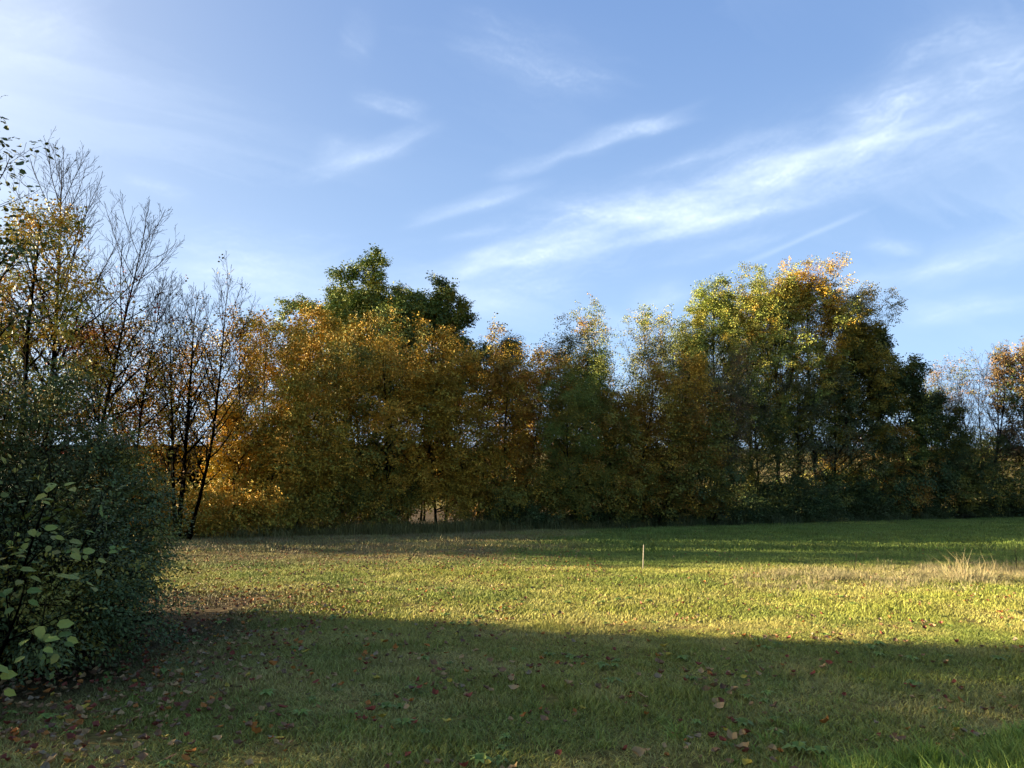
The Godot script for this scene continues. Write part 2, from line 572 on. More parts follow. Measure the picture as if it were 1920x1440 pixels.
const PALETTE := {
	"orange": [Color(0.440, 0.265, 0.030), Color(0.390, 0.215, 0.025), Color(0.490, 0.320, 0.037), Color(0.310, 0.215, 0.028), Color(0.240, 0.210, 0.030)],
	"rust": [Color(0.350, 0.180, 0.026), Color(0.290, 0.145, 0.025), Color(0.410, 0.235, 0.028), Color(0.215, 0.145, 0.026), Color(0.185, 0.160, 0.030)],
	"gold": [Color(0.546, 0.326, 0.037), Color(0.483, 0.273, 0.032), Color(0.441, 0.315, 0.042), Color(0.347, 0.268, 0.042), Color(0.567, 0.378, 0.053)],
	"olive_gold": [Color(0.372, 0.258, 0.034), Color(0.276, 0.222, 0.034), Color(0.456, 0.270, 0.030), Color(0.198, 0.180, 0.031), Color(0.312, 0.264, 0.042)],
	"olive": [Color(0.223, 0.203, 0.035), Color(0.176, 0.176, 0.032), Color(0.284, 0.230, 0.038), Color(0.128, 0.142, 0.030), Color(0.189, 0.162, 0.034)],
	"green": [Color(0.142, 0.189, 0.038), Color(0.189, 0.223, 0.041), Color(0.108, 0.149, 0.032), Color(0.236, 0.243, 0.046), Color(0.216, 0.203, 0.047)],
	"poplar": [Color(0.275, 0.310, 0.062), Color(0.335, 0.340, 0.070), Color(0.215, 0.260, 0.052), Color(0.400, 0.350, 0.072), Color(0.150, 0.185, 0.040)],
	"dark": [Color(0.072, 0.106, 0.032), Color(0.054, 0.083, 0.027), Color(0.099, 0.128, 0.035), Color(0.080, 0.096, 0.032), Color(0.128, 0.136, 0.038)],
	"brown": [Color(0.208, 0.124, 0.058), Color(0.260, 0.163, 0.072), Color(0.156, 0.098, 0.049), Color(0.182, 0.143, 0.058), Color(0.286, 0.182, 0.078)],
	"red": [Color(0.34, 0.060, 0.030), Color(0.42, 0.130, 0.030), Color(0.26, 0.050, 0.035), Color(0.40, 0.22, 0.04), Color(0.22, 0.15, 0.03)],
	"yellow": [Color(0.462, 0.330, 0.044), Color(0.363, 0.297, 0.044), Color(0.275, 0.253, 0.044), Color(0.506, 0.286, 0.039), Color(0.209, 0.220, 0.042)],
	"grey_green": [Color(0.133, 0.154, 0.070), Color(0.105, 0.126, 0.059), Color(0.168, 0.182, 0.084), Color(0.182, 0.168, 0.077), Color(0.084, 0.105, 0.049)],
}

# species: how the wood grows
func species(kind: String) -> Dictionary:
	match kind:
		"maple":
			return {segs = [9, 6, 4, 3], taper = [0.2, 0.25, 0.3, 0.4], wander = [0.07, 0.13, 0.2, 0.25], lift = [0.03, 0.03, 0.0, -0.02], levels = 4, n = [22, 6, 3], from = [0.12, 0.2, 0.25], angle = [66.0, 50.0, 45.0], ratio = [0, 0.5, 0.5], shape = "dome", leaf_from = 2, dense = 1}
		"alder":
			return {segs = [10, 6, 4, 3], taper = [0.2, 0.25, 0.3, 0.4], wander = [0.045, 0.12, 0.2, 0.25], lift = [0.05, 0.035, 0.02, 0.0], levels = 4, n = [24, 6, 3], from = [0.34, 0.3, 0.25], angle = [62.0, 50.0, 45.0], ratio = [0, 0.45, 0.5], shape = "egg", leaf_from = 2, dense = 1}
		"poplar":
			return {segs = [12, 6, 4, 3], taper = [0.15, 0.25, 0.3, 0.4], wander = [0.03, 0.10, 0.18, 0.25], lift = [0.08, 0.13, 0.09, 0.02], levels = 4, n = [46, 6, 3], from = [0.25, 0.2, 0.25], angle = [60.0, 45.0, 45.0], ratio = [0, 0.42, 0.5], shape = "cone", leaf_from = 2, dense = 1}
		"bare":
			return {segs = [12, 8, 6, 4, 3], taper = [0.12, 0.2, 0.3, 0.5, 0.6], wander = [0.05, 0.09, 0.10, 0.12, 0.15], lift = [0.04, 0.09, 0.09, 0.07, 0.03], levels = 4, tip = 0.005, n = [34, 9, 6, 3], from = [0.22, 0.18, 0.2, 0.2], angle = [58.0, 46.0, 40.0, 40.0], ratio = [0, 0.42, 0.45, 0.5], shape = "egg", leaf_from = 2, dense = 1}
		"airy":
			return {segs = [10, 7, 5, 4], taper = [0.15, 0.2, 0.3, 0.5], wander = [0.05, 0.09, 0.12, 0.15], lift = [0.05, 0.08, 0.06, 0.03], levels = 4, n = [26, 7, 4], from = [0.3, 0.2, 0.2], angle = [48.0, 40.0, 40.0], ratio = [0, 0.42, 0.45], shape = "fan", leaf_from = 2, dense = 1}
		"thicket":
			return {segs = [9, 6, 4, 3], taper = [0.25, 0.25, 0.4, 0.5], wander = [0.07, 0.12, 0.16, 0.2], lift = [-0.045, -0.02, -0.03, -0.03], levels = 4, n = [12, 6, 4], from = [0.12, 0.15, 0.2], angle = [50.0, 45.0, 40.0], ratio = [0, 0.5, 0.5], shape = "egg", leaf_from = 2, dense = 1}
	return {}

# A tree: stems with their limbs are the parts called trunk, the leaves are the part called crown.
# r: name, label, category, group, species, x, d, height, radius, palette, second palette, share of the second, sprays, spray, stems, lean, bark, seed, overrides
func tree(r: Dictionary):
	rng.seed = r.seed
	var P := species(r.kind)
	var wide: float = {maple = 1.3, alder = 1.35, poplar = 2.7, airy = 1.5, bare = 1.7}[r.kind]
	P.radius = r.radius * wide
	if r.has("more"):
		P.merge(r.more, true)
	var root := thing(r.name, r.label, r.get("category", "tree"), on_ground(r.x, r.d, -0.06), 0.0, r.get("group", ""))
	anchors = []
	var stems: int = r.get("stems", 1)
	for s in stems:
		tv = PackedVector3Array(); tn = PackedVector3Array(); ti = PackedInt32Array()
		var h: float = r.height * (1.0 if s == 0 else rnd(0.72, 0.97))
		var a := TAU * s / stems + rnd(-0.4, 0.4)
		var off: Vector3 = Vector3.ZERO if stems == 1 else Vector3(cos(a), 0, sin(a)) * rnd(0.12, 0.35) * r.get("spread", 1.0)
		var out: Vector3 = off.normalized() * (0.0 if stems == 1 else rnd(0.08, 0.30) * r.get("open", 1.0))
		var lean: Vector2 = r.get("lean", Vector2.ZERO)
		var dir: Vector3 = (Vector3(lean.x, 1, lean.y) + out + rvec() * 0.03).normalized()
		if stems > 1: P.radius = r.radius * wide * 0.8
		grow(off, dir, h * 1.02, r.height * r.get("girth", 0.011) * (1.0 if stems == 1 else rnd(0.55, 0.85)), 0, P)
		solid("trunk", mesh_of(tv, tn, ti, PackedColorArray()), M[r.get("bark", "bark_dark")], root)
	if r.sprays > 0:
		crown(root, r)

func crown(root: Node3D, r: Dictionary):
	var xf := []
	var cols := PackedColorArray()
	var pal: Array = PALETTE[r.palette]
	var pal2: Array = PALETTE[r.get("palette2", r.palette)]
	var share: float = r.get("share", 0.0)
	var tops: float = r.get("tops", 0.0)           # the second colour gathers in the upper crown
	var mesh: Mesh = spray[r.get("spray", "mid")]
	var spread: float = r.get("scatter", 0.22)
	var low: float = r.get("leaf_low", 0.0)
	var high: float = r.get("leaf_high", 99.0)
	var want: int = r.sprays
	var tries := 0
	while xf.size() < want and tries < want * 6:
		tries += 1
		var a: Array = anchors[rng.randi() % anchors.size()]
		var p: Vector3 = a[0] + rvec() * spread
		if p.y < 0.15 or p.y < low or p.y > high:
			continue
		# leaves come in patches: some parts of the crown are thinner
		var thin: float = noise_a.get_noise_3d(p.x * 3.6 + r.seed, p.y * 3.6, p.z * 3.6)
		if thin < r.get("gaps", -0.15) and rng.randf() < 0.85:
			continue
		var out := Vector3(p.x, 0, p.z).normalized()
		var f: Vector3 = (a[1] * 0.5 + out * 0.6 + rvec() * 0.7 + Vector3(0, -0.12, 0)).normalized()
		var side := f.cross(Vector3.UP + rvec() * 0.5).normalized()
		var up := side.cross(f)
		var sc := rnd(0.75, 1.3)
		xf.append(Transform3D(Basis(side * sc, up * sc, f * sc), p))
		var k: float = noise_b.get_noise_3d(p.x * 9.0 + r.seed * 3.1, p.y * 9.0, p.z * 9.0) * 1.7 + tops * (p.y / r.height - 0.6) + rnd(-0.16, 0.16)
		var use2: bool = k > 0.5 - share
		var from: Array = pal2 if use2 else pal
		var tone: float = noise_b.get_noise_3d(p.x * 14.0 - r.seed, p.y * 14.0, p.z * 14.0 + 7.0)
		var c: Color = from[clampi(int((tone * 1.6 + 0.5) * 4.0 + rnd(-0.9, 0.9)), 0, 3)] if rng.randf() < 0.95 else from[4]
		cols.append(c * rnd(0.85, 1.15))
	scatter("crown", mesh, M.leaf, xf, cols, root).set_meta("kind", "stuff")

func make_trees():
	for r in TREES:
		tree(r)

const TREES := [
	{name = "bare_tree", label = "tall nearly bare tree with straight upswept tip and scattered red leaves", kind = "bare", x = -13.957, d = 22.0, height = 11.225, radius = 1.892, palette = "red", sprays = 420, seed = 1001, spray = "few", leaf_low = 3.0, leaf_high = 8.6, palette2 = "yellow", share = 0.3, lean = Vector2(0.04, 0.0), girth = 0.009, more = {n = [46, 8, 5, 3]}},
	{name = "bare_tree", label = "bare tree with fine forked limbs leaning towards the orange trees", kind = "bare", x = -13.79, d = 22.5, height = 9.905, radius = 2.419, palette = "red", sprays = 420, seed = 1009, spray = "few", leaf_high = 7.4, palette2 = "yellow", share = 0.4, lean = Vector2(0.12, 0.0), girth = 0.009, stems = 2, more = {n = [32, 9, 5, 3]}},
	{name = "ash_tree", label = "yellow leaved tree standing before the tall bare one", kind = "alder", x = -13.446, d = 20.5, height = 9.14, radius = 1.543, palette = "yellow", sprays = 979, seed = 1014, palette2 = "poplar", share = 0.3, gaps = -0.1},
	{name = "alder_tree", label = "dark tree at the picture edge with round leaves on hanging twigs", kind = "airy", x = -7.491, d = 10.0, height = 6.726, radius = 1.147, palette = "dark", sprays = 868, seed = 1021, spray = "few", girth = 0.012, more = {shape = "egg"}, gaps = 0.02},
	{name = "cherry_tree", label = "low dark brown leaved tree between the thicket and the bare tips", kind = "airy", x = -15.581, d = 23.0, height = 6.344, radius = 1.814, palette = "rust", sprays = 1260, seed = 1028, palette2 = "olive", share = 0.35, gaps = -0.05, spray = "few"},
	{name = "maple_tree", label = "broad olive tree rising behind the thicket at the picture edge", kind = "maple", x = -18.065, d = 24.0, height = 6.337, radius = 1.892, palette = "olive", sprays = 1120, seed = 1035, palette2 = "red", share = 0.2},
	{name = "ash_tree", label = "slender twin stemmed tree with small yellow leaves beside the leaning bare one", kind = "bare", x = -12.118, d = 23.0, height = 8.076, radius = 1.566, palette = "yellow", sprays = 900, seed = 1042, spray = "few", stems = 2, leaf_high = 7.0, girth = 0.009, palette2 = "rust", share = 0.3},
	{name = "ash_tree", label = "loose yellow tree seen through the bare limbs", kind = "airy", x = -13.513, d = 26.0, height = 6.206, radius = 1.491, palette = "yellow", sprays = 1050, seed = 1049, palette2 = "gold", share = 0.35},
	{name = "maple_tree", label = "young golden tree at the gap to the far field", kind = "airy", x = -12.196, d = 26.5, height = 5.818, radius = 1.33, palette = "gold", sprays = 979, seed = 1056, palette2 = "yellow", share = 0.3},
	{name = "bare_tree", label = "dark forked bare tree with several strong stems before the far field", kind = "bare", x = -10.968, d = 25.0, height = 8.525, radius = 1.882, palette = "brown", sprays = 200, seed = 1071, spray = "few", stems = 3, girth = 0.014, lean = Vector2(0.08, 0.0), open = 0.7, more = {n = [24, 7, 5, 3], angle = [48.0, 42.0, 40.0, 40.0]}},
	{name = "bare_tree", label = "slim bare tree touching the edge of the orange trees", kind = "bare", x = -10.437, d = 28.0, height = 8.246, radius = 1.004, palette = "brown", sprays = 160, seed = 1070, spray = "few", girth = 0.008},
	{name = "field_maple", label = "olive gold field maple at the end of the orange row", kind = "maple", x = -9.778, d = 31.0, height = 8.456, radius = 2.333, palette = "olive_gold", sprays = 5040, seed = 1077, palette2 = "orange", share = 0.25, stems = 3, tops = 0.6},
	{name = "field_maple", label = "low bright yellow maple at the corner of the wood", kind = "maple", x = -10.087, d = 28.6, height = 5.813, radius = 1.23, palette = "yellow", sprays = 3220, seed = 1084, palette2 = "gold", share = 0.4, stems = 2},
	{name = "field_maple", label = "dark olive maple with sky showing between its stems", kind = "maple", x = -8.232, d = 33.0, height = 8.783, radius = 2.484, palette = "olive", sprays = 3500, seed = 1091, palette2 = "orange", share = 0.1, stems = 4, tops = 0.8, gaps = -0.12},
	{name = "field_maple", label = "dark green leaved maple in the middle of the orange row", kind = "maple", x = -6.581, d = 34.0, height = 8.83, radius = 2.194, palette = "green", sprays = 3500, seed = 1098, palette2 = "orange", share = 0.1, stems = 3, tops = 0.9, gaps = -0.14},
	{name = "field_maple", label = "orange topped maple below the darker green alder", kind = "maple", x = -4.846, d = 32.5, height = 8.335, radius = 1.747, palette = "orange", sprays = 3639, seed = 1105, palette2 = "olive", share = 0.3, stems = 3},
	{name = "field_maple", label = "bright orange maple leafy down to the ground", kind = "maple", x = -3.314, d = 33.5, height = 8.288, radius = 1.969, palette = "orange", sprays = 5040, seed = 1112, palette2 = "gold", share = 0.15, stems = 3},
	{name = "field_maple", label = "orange maple with a ragged top beside the small conifer", kind = "maple", x = -1.882, d = 35.0, height = 8.506, radius = 1.756, palette = "orange", sprays = 3639, seed = 1119, palette2 = "olive_gold", share = 0.3, stems = 3},
	{name = "field_maple", label = "low yellowing maple in front of the dark olive one", kind = "maple", x = -8.746, d = 30.5, height = 3.786, radius = 1.749, palette = "olive_gold", sprays = 2380, seed = 1126, palette2 = "yellow", share = 0.3, stems = 3},
	{name = "alder_tree", label = "tall green alder whose lit crown stands above the orange row", kind = "alder", x = -9.755, d = 42.0, height = 11.603, radius = 3.673, palette = "green", sprays = 6720, seed = 1133, spray = "big", palette2 = "poplar", share = 0.1, more = {from = [0.5, 0.3, 0.25], shape = "dome"}, gaps = -0.12},
	{name = "alder_tree", label = "tall dark green alder next to the lit green one", kind = "alder", x = -5.057, d = 42.5, height = 11.356, radius = 3.168, palette = "green", sprays = 6020, seed = 1140, spray = "big", palette2 = "dark", share = 0.45, more = {from = [0.45, 0.3, 0.25], shape = "dome"}, gaps = -0.12},
	{name = "ash_tree", label = "thin golden tree peeping between the two green alders", kind = "airy", x = -7.398, d = 43.0, height = 10.707, radius = 1.849, palette = "gold", sprays = 979, seed = 1147},
	{name = "conifer_tree", label = "small dark conical tree above the rust coloured maple", kind = "alder", x = 0.059, d = 41.0, height = 9.749, radius = 1.058, palette = "dark", sprays = 2100, seed = 1154, spray = "thin", more = {shape = "cone", n = [40, 6, 3]}},
	{name = "field_maple", label = "rust coloured maple below the dark conical tree", kind = "maple", x = 0.0, d = 36.0, height = 7.69, radius = 1.703, palette = "rust", sprays = 4059, seed = 1161, palette2 = "orange", share = 0.35, stems = 3},
	{name = "field_maple", label = "narrow brown orange maple beside the rounded olive willow", kind = "maple", x = 1.634, d = 38.0, height = 8.234, radius = 1.416, palette = "rust", sprays = 2380, seed = 1168, palette2 = "olive", share = 0.35, stems = 2},
	{name = "ash_tree", label = "sparse purplish brown tree topping the middle of the row", kind = "airy", x = 2.466, d = 43.0, height = 9.083, radius = 1.541, palette = "brown", sprays = 840, seed = 1175, palette2 = "dark", share = 0.3},
	{name = "willow_tree", label = "rounded dark olive willow in the middle of the wood", kind = "maple", x = 3.303, d = 36.0, height = 8.014, radius = 1.755, palette = "olive", sprays = 4620, seed = 1182, spray = "thin", stems = 3, palette2 = "green", share = 0.4, gaps = -0.35},
	{name = "ash_tree", label = "sparse grey green tree behind the rounded willow", kind = "airy", x = 3.943, d = 44.0, height = 9.718, radius = 1.735, palette = "grey_green", sprays = 700, seed = 1189},
	{name = "aspen_tree", label = "pale airy fan shaped tree lit above the middle of the wood", kind = "airy", x = 6.595, d = 46.0, height = 11.642, radius = 2.176, palette = "poplar", sprays = 2380, seed = 1196, palette2 = "yellow", share = 0.15, gaps = -0.05, stems = 2, open = 0.8},
	{name = "ash_tree", label = "thin grey green tree behind the airy fan shaped one", kind = "airy", x = 7.903, d = 45.0, height = 9.908, radius = 1.613, palette = "grey_green", sprays = 840, seed = 1203},
	{name = "ash_tree", label = "slim hazy tree standing between the airy and the tall poplars", kind = "airy", x = 10.681, d = 50.0, height = 11.379, radius = 1.147, palette = "grey_green", sprays = 979, seed = 1210},
	{name = "field_maple", label = "brownish olive maple under the airy fan shaped tree", kind = "maple", x = 5.437, d = 37.0, height = 7.58, radius = 1.591, palette = "olive_gold", sprays = 3639, seed = 1217, palette2 = "rust", share = 0.45, stems = 3},
	{name = "field_maple", label = "orange brown maple with a bright tip beside the tall poplars", kind = "maple", x = 7.672, d = 38.5, height = 8.176, radius = 1.601, palette = "rust", sprays = 3779, seed = 1224, palette2 = "orange", share = 0.3, stems = 3, tops = 1.2},
	{name = "field_maple", label = "low dark maple below the grey willow", kind = "maple", x = 9.262, d = 38.0, height = 5.931, radius = 1.498, palette = "olive", sprays = 2660, seed = 1231, palette2 = "rust", share = 0.3, stems = 3},
	{name = "willow_tree", label = "grey brown willow thinly leaved in front of the tall poplars", kind = "airy", x = 10.753, d = 40.0, height = 8.105, radius = 1.778, palette = "brown", sprays = 1400, seed = 1238, spray = "thin", stems = 4, bark = "bark_grey", palette2 = "grey_green", share = 0.4, more = {n = [30, 8, 4]}},
	{name = "poplar_tree", label = "tall pointed green poplar at the near end of the tall group", kind = "poplar", x = 12.465, d = 46.0, height = 13.155, radius = 2.11, palette = "poplar", sprays = 6993, seed = 1245, gaps = -0.06, spray = "mid", palette2 = "green", share = 0.1, bark = "bark_grey"},
	{name = "poplar_tree", label = "shorter yellow green poplar at the foot of the pointed one", kind = "poplar", x = 10.591, d = 44.5, height = 10.397, radius = 1.276, palette = "poplar", sprays = 3213, seed = 1252, gaps = -0.06, spray = "mid", palette2 = "yellow", share = 0.15, bark = "bark_grey"},
	{name = "poplar_tree", label = "brownish green poplar standing behind the pointed and the yellow ones", kind = "poplar", x = 15.736, d = 49.0, height = 13.986, radius = 1.616, palette = "poplar", sprays = 4347, seed = 1259, gaps = -0.06, spray = "mid", palette2 = "brown", share = 0.15, bark = "bark_grey"},
	{name = "poplar_tree", label = "tall yellow green poplar in the middle of the tall group", kind = "poplar", x = 16.356, d = 46.0, height = 13.269, radius = 2.044, palette = "poplar", sprays = 6993, seed = 1266, gaps = -0.06, spray = "mid", palette2 = "yellow", share = 0.2, bark = "bark_grey", more = {shape = "egg"}},
	{name = "poplar_tree", label = "tall poplar with a bright golden orange top", kind = "poplar", x = 19.0, d = 46.5, height = 13.573, radius = 2.067, palette = "poplar", sprays = 6804, seed = 1273, gaps = -0.06, spray = "mid", palette2 = "gold", share = 0.2, tops = 2.2, bark = "bark_grey", more = {shape = "egg"}},
	{name = "poplar_tree", label = "tall olive brown poplar beside the golden one", kind = "poplar", x = 21.293, d = 47.0, height = 12.593, radius = 1.954, palette = "olive_gold", sprays = 5481, seed = 1280, gaps = -0.06, spray = "mid", palette2 = "olive", share = 0.3, bark = "bark_grey", more = {shape = "egg"}},
	{name = "alder_tree", label = "dark green alder on the outer flank of the tall group", kind = "alder", x = 23.398, d = 48.0, height = 11.576, radius = 2.271, palette = "dark", sprays = 3919, seed = 1287, spray = "big", palette2 = "olive", share = 0.3},
	{name = "alder_tree", label = "lower dark green alder with a drooping outer limb", kind = "alder", x = 25.642, d = 49.0, height = 8.893, radius = 1.827, palette = "dark", sprays = 2800, seed = 1294, spray = "big", palette2 = "green", share = 0.2, more = {from = [0.25, 0.3, 0.25]}},
	{name = "poplar_tree", label = "young grey green poplar low among the tall trunks", kind = "poplar", x = 14.674, d = 44.5, height = 7.345, radius = 1.467, palette = "grey_green", sprays = 1351, seed = 1301, gaps = -0.06, spray = "mid", bark = "bark_grey", palette2 = "olive", share = 0.4},
	{name = "poplar_tree", label = "slim grey green poplar below the yellow green crown", kind = "poplar", x = 17.097, d = 45.0, height = 7.686, radius = 1.548, palette = "grey_green", sprays = 1558, seed = 1308, gaps = -0.06, spray = "mid", bark = "bark_grey", palette2 = "olive", share = 0.3},
	{name = "poplar_tree", label = "slim grey green poplar below the golden crown", kind = "poplar", x = 19.57, d = 45.5, height = 8.034, radius = 1.631, palette = "grey_green", sprays = 1558, seed = 1315, gaps = -0.06, spray = "mid", bark = "bark_grey", palette2 = "dark", share = 0.3},
	{name = "field_maple", label = "dark bushy young tree below the grey willow and poplars", kind = "maple", x = 13.253, d = 43.5, height = 5.897, radius = 1.247, palette = "dark", sprays = 2100, seed = 1322, palette2 = "olive", share = 0.3, stems = 2},
	{name = "field_maple", label = "young brown olive tree under the outer alders", kind = "maple", x = 22.167, d = 46.5, height = 5.619, radius = 1.5, palette = "olive", sprays = 1680, seed = 1329, palette2 = "rust", share = 0.4, stems = 2},
	{name = "field_maple", label = "brown young tree deep among the tall trunks", kind = "maple", x = 22.222, d = 50.0, height = 5.306, radius = 1.792, palette = "brown", sprays = 1540, seed = 1336, palette2 = "rust", share = 0.3, stems = 2},
	{name = "alder_tree", label = "low dark tree with flat limbs in the dip of the wood line", kind = "alder", x = 28.029, d = 50.0, height = 7.582, radius = 1.72, palette = "dark", sprays = 2380, seed = 1343, spray = "big", palette2 = "olive", share = 0.35, more = {from = [0.15, 0.3, 0.25]}},
	{name = "willow_tree", label = "tall thin willow with reddish brown leaf remnants at its top", kind = "bare", x = 32.026, d = 51.0, height = 11.304, radius = 2.559, palette = "brown", sprays = 900, seed = 1350, spray = "few", stems = 5, open = 0.9, bark = "bark_grey", girth = 0.01, more = {n = [26, 7, 4, 3]}},
	{name = "willow_tree", label = "lower brown twigged willow beside the tall thin one", kind = "airy", x = 30.753, d = 52.0, height = 9.348, radius = 2.162, palette = "brown", sprays = 1120, seed = 1357, stems = 3, bark = "bark_grey", palette2 = "grey_green", share = 0.4},
	{name = "field_maple", label = "dark bushy tree under the thin willows", kind = "maple", x = 29.505, d = 49.0, height = 5.228, radius = 2.108, palette = "dark", sprays = 2100, seed = 1364, palette2 = "olive", share = 0.3, stems = 3},
	{name = "alder_tree", label = "brownish loose tree cut by the picture edge", kind = "airy", x = 34.337, d = 50.0, height = 9.376, radius = 2.151, palette = "brown", sprays = 1540, seed = 1371, palette2 = "dark", share = 0.35, spray = "big"},
	{name = "field_maple", label = "low dark tree between the willow and the picture edge", kind = "maple", x = 34.667, d = 52.0, height = 5.684, radius = 2.05, palette = "dark", sprays = 1680, seed = 1378, palette2 = "olive", share = 0.4, stems = 3},
	{name = "alder_tree", label = "dark alder just past the picture edge on the meadow side", kind = "alder", x = 37.634, d = 50.0, height = 10.39, radius = 2.688, palette = "dark", sprays = 2520, seed = 1385, spray = "big"},
]

const SHRUBS := [
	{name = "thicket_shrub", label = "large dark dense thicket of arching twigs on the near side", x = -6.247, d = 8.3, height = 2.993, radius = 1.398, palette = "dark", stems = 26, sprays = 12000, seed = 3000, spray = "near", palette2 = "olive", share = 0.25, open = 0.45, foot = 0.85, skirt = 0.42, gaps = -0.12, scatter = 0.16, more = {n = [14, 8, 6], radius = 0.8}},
	{name = "dogwood_shrub", label = "broad leaved yellow green shrub in front of the dark thicket", x = -4.516, d = 6.3, height = 1.889, radius = 0.677, palette = "olive", stems = 9, sprays = 100, seed = 3007, spray = "broad", palette2 = "green", share = 0.4, open = 0.8, gaps = 0.0, scatter = 0.08, more = {n = [7, 4, 3], radius = 0.8}},
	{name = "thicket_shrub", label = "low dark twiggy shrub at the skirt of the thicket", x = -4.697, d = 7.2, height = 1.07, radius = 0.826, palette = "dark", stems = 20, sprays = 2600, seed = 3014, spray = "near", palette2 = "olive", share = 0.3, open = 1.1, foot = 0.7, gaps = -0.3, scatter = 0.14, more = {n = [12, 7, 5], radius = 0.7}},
	{name = "hazel_shrub", label = "yellow leaved bush between the thicket and the forked bare tree", x = -12.724, d = 25.0, height = 2.038, radius = 1.075, palette = "yellow", stems = 7, sprays = 525, seed = 3021, palette2 = "olive_gold", share = 0.4},
	{name = "hazel_shrub", label = "low olive yellow bush at the foot of the forked bare tree", x = -11.742, d = 26.0, height = 2.147, radius = 1.118, palette = "olive_gold", stems = 7, sprays = 675, seed = 3028, palette2 = "yellow", share = 0.4},
	{name = "hazel_shrub", label = "low yellow bush below the gap to the far field", x = -10.935, d = 27.0, height = 1.407, radius = 0.968, palette = "yellow", stems = 7, sprays = 825, seed = 3035, palette2 = "olive_gold", share = 0.4},
	{name = "hazel_shrub", label = "golden yellow bush at the corner of the orange row", x = -9.835, d = 28.0, height = 2.289, radius = 1.204, palette = "gold", stems = 7, sprays = 975, seed = 3042, palette2 = "yellow", share = 0.4},
	{name = "hazel_shrub", label = "olive gold bush under the olive gold maple", x = -8.776, d = 29.5, height = 2.117, radius = 1.269, palette = "olive_gold", stems = 7, sprays = 825, seed = 3049, palette2 = "yellow", share = 0.3},
	{name = "hazel_shrub", label = "olive bush under the dark olive maple", x = -7.111, d = 31.0, height = 2.034, radius = 1.222, palette = "olive", stems = 7, sprays = 675, seed = 3056, palette2 = "olive_gold", share = 0.3},
	{name = "hazel_shrub", label = "rust orange bush under the dark green maple", x = -5.505, d = 32.0, height = 2.161, radius = 1.262, palette = "orange", stems = 7, sprays = 675, seed = 3063, palette2 = "olive", share = 0.4},
	{name = "hazel_shrub", label = "yellowish bush beside the bright orange maple", x = -0.975, d = 34.0, height = 2.436, radius = 1.462, palette = "olive_gold", stems = 7, sprays = 825, seed = 3070, palette2 = "olive", share = 0.4},
	{name = "hazel_shrub", label = "tall yellowish bush under the narrow brown maple", x = 1.254, d = 35.0, height = 2.708, radius = 1.505, palette = "olive_gold", stems = 7, sprays = 825, seed = 3077, palette2 = "olive", share = 0.4},
	{name = "hazel_shrub", label = "olive bush at the foot of the rounded willow", x = 4.129, d = 36.0, height = 2.995, radius = 1.677, palette = "olive", stems = 7, sprays = 825, seed = 3084, palette2 = "olive_gold", share = 0.25},
	{name = "hazel_shrub", label = "dark olive bush under the orange brown maple", x = 6.763, d = 37.0, height = 3.296, radius = 1.724, palette = "olive", stems = 7, sprays = 900, seed = 3091, palette2 = "rust", share = 0.2},
	{name = "hazel_shrub", label = "dark bush at the foot of the grey willow", x = 9.534, d = 38.0, height = 3.612, radius = 1.771, palette = "dark", stems = 7, sprays = 975, seed = 3098, palette2 = "olive", share = 0.3},
	{name = "hazel_shrub", label = "dark bush behind the highest bramble mound", x = 14.867, d = 44.6, height = 2.854, radius = 1.918, palette = "dark", stems = 7, sprays = 600, seed = 3105, spray = "big", palette2 = "olive", share = 0.35},
	{name = "hazel_shrub", label = "dark bush among the trunks under the yellow green poplar", x = 17.659, d = 45.2, height = 2.871, radius = 1.944, palette = "dark", stems = 7, sprays = 600, seed = 3112, spray = "big", palette2 = "olive", share = 0.35},
	{name = "hazel_shrub", label = "dark bush among the trunks under the golden poplar", x = 20.115, d = 46.0, height = 2.894, radius = 1.978, palette = "dark", stems = 7, sprays = 600, seed = 3119, spray = "big", palette2 = "olive", share = 0.35},
	{name = "hazel_shrub", label = "dark bush under the dark green alder", x = 22.833, d = 46.5, height = 2.908, radius = 2.0, palette = "dark", stems = 7, sprays = 600, seed = 3126, spray = "big", palette2 = "olive", share = 0.35},
	{name = "hazel_shrub", label = "dark bush below the outer alders", x = 25.197, d = 47.5, height = 3.778, radius = 2.043, palette = "dark", stems = 7, sprays = 750, seed = 3133, spray = "big", palette2 = "rust", share = 0.2},
	{name = "hazel_shrub", label = "olive bush under the thin willows", x = 28.627, d = 49.0, height = 3.152, radius = 1.932, palette = "olive", stems = 7, sprays = 600, seed = 3140, spray = "big", palette2 = "dark", share = 0.5},
	{name = "hazel_shrub", label = "dark bush under the tall thin willow by the picture edge", x = 32.616, d = 50.0, height = 3.538, radius = 2.151, palette = "dark", stems = 7, sprays = 600, seed = 3147, spray = "big", palette2 = "olive", share = 0.3},
	{name = "thicket_shrub", label = "dense shrub out of view behind the thicket", x = -7.6, d = 7.6, height = 4.388, radius = 1.09, palette = "olive", stems = 18, sprays = 7000, seed = 3154, spray = "near", palette2 = "dark", share = 0.5, open = 0.3, foot = 0.6, gaps = -0.22},
	{name = "thicket_shrub", label = "dense shrub out of view beside the thicket", x = -7.333, d = 5.5, height = 3.617, radius = 1.025, palette = "olive", stems = 18, sprays = 6000, seed = 3161, spray = "near", palette2 = "dark", share = 0.5, open = 0.6, foot = 0.5, gaps = -0.22},
]

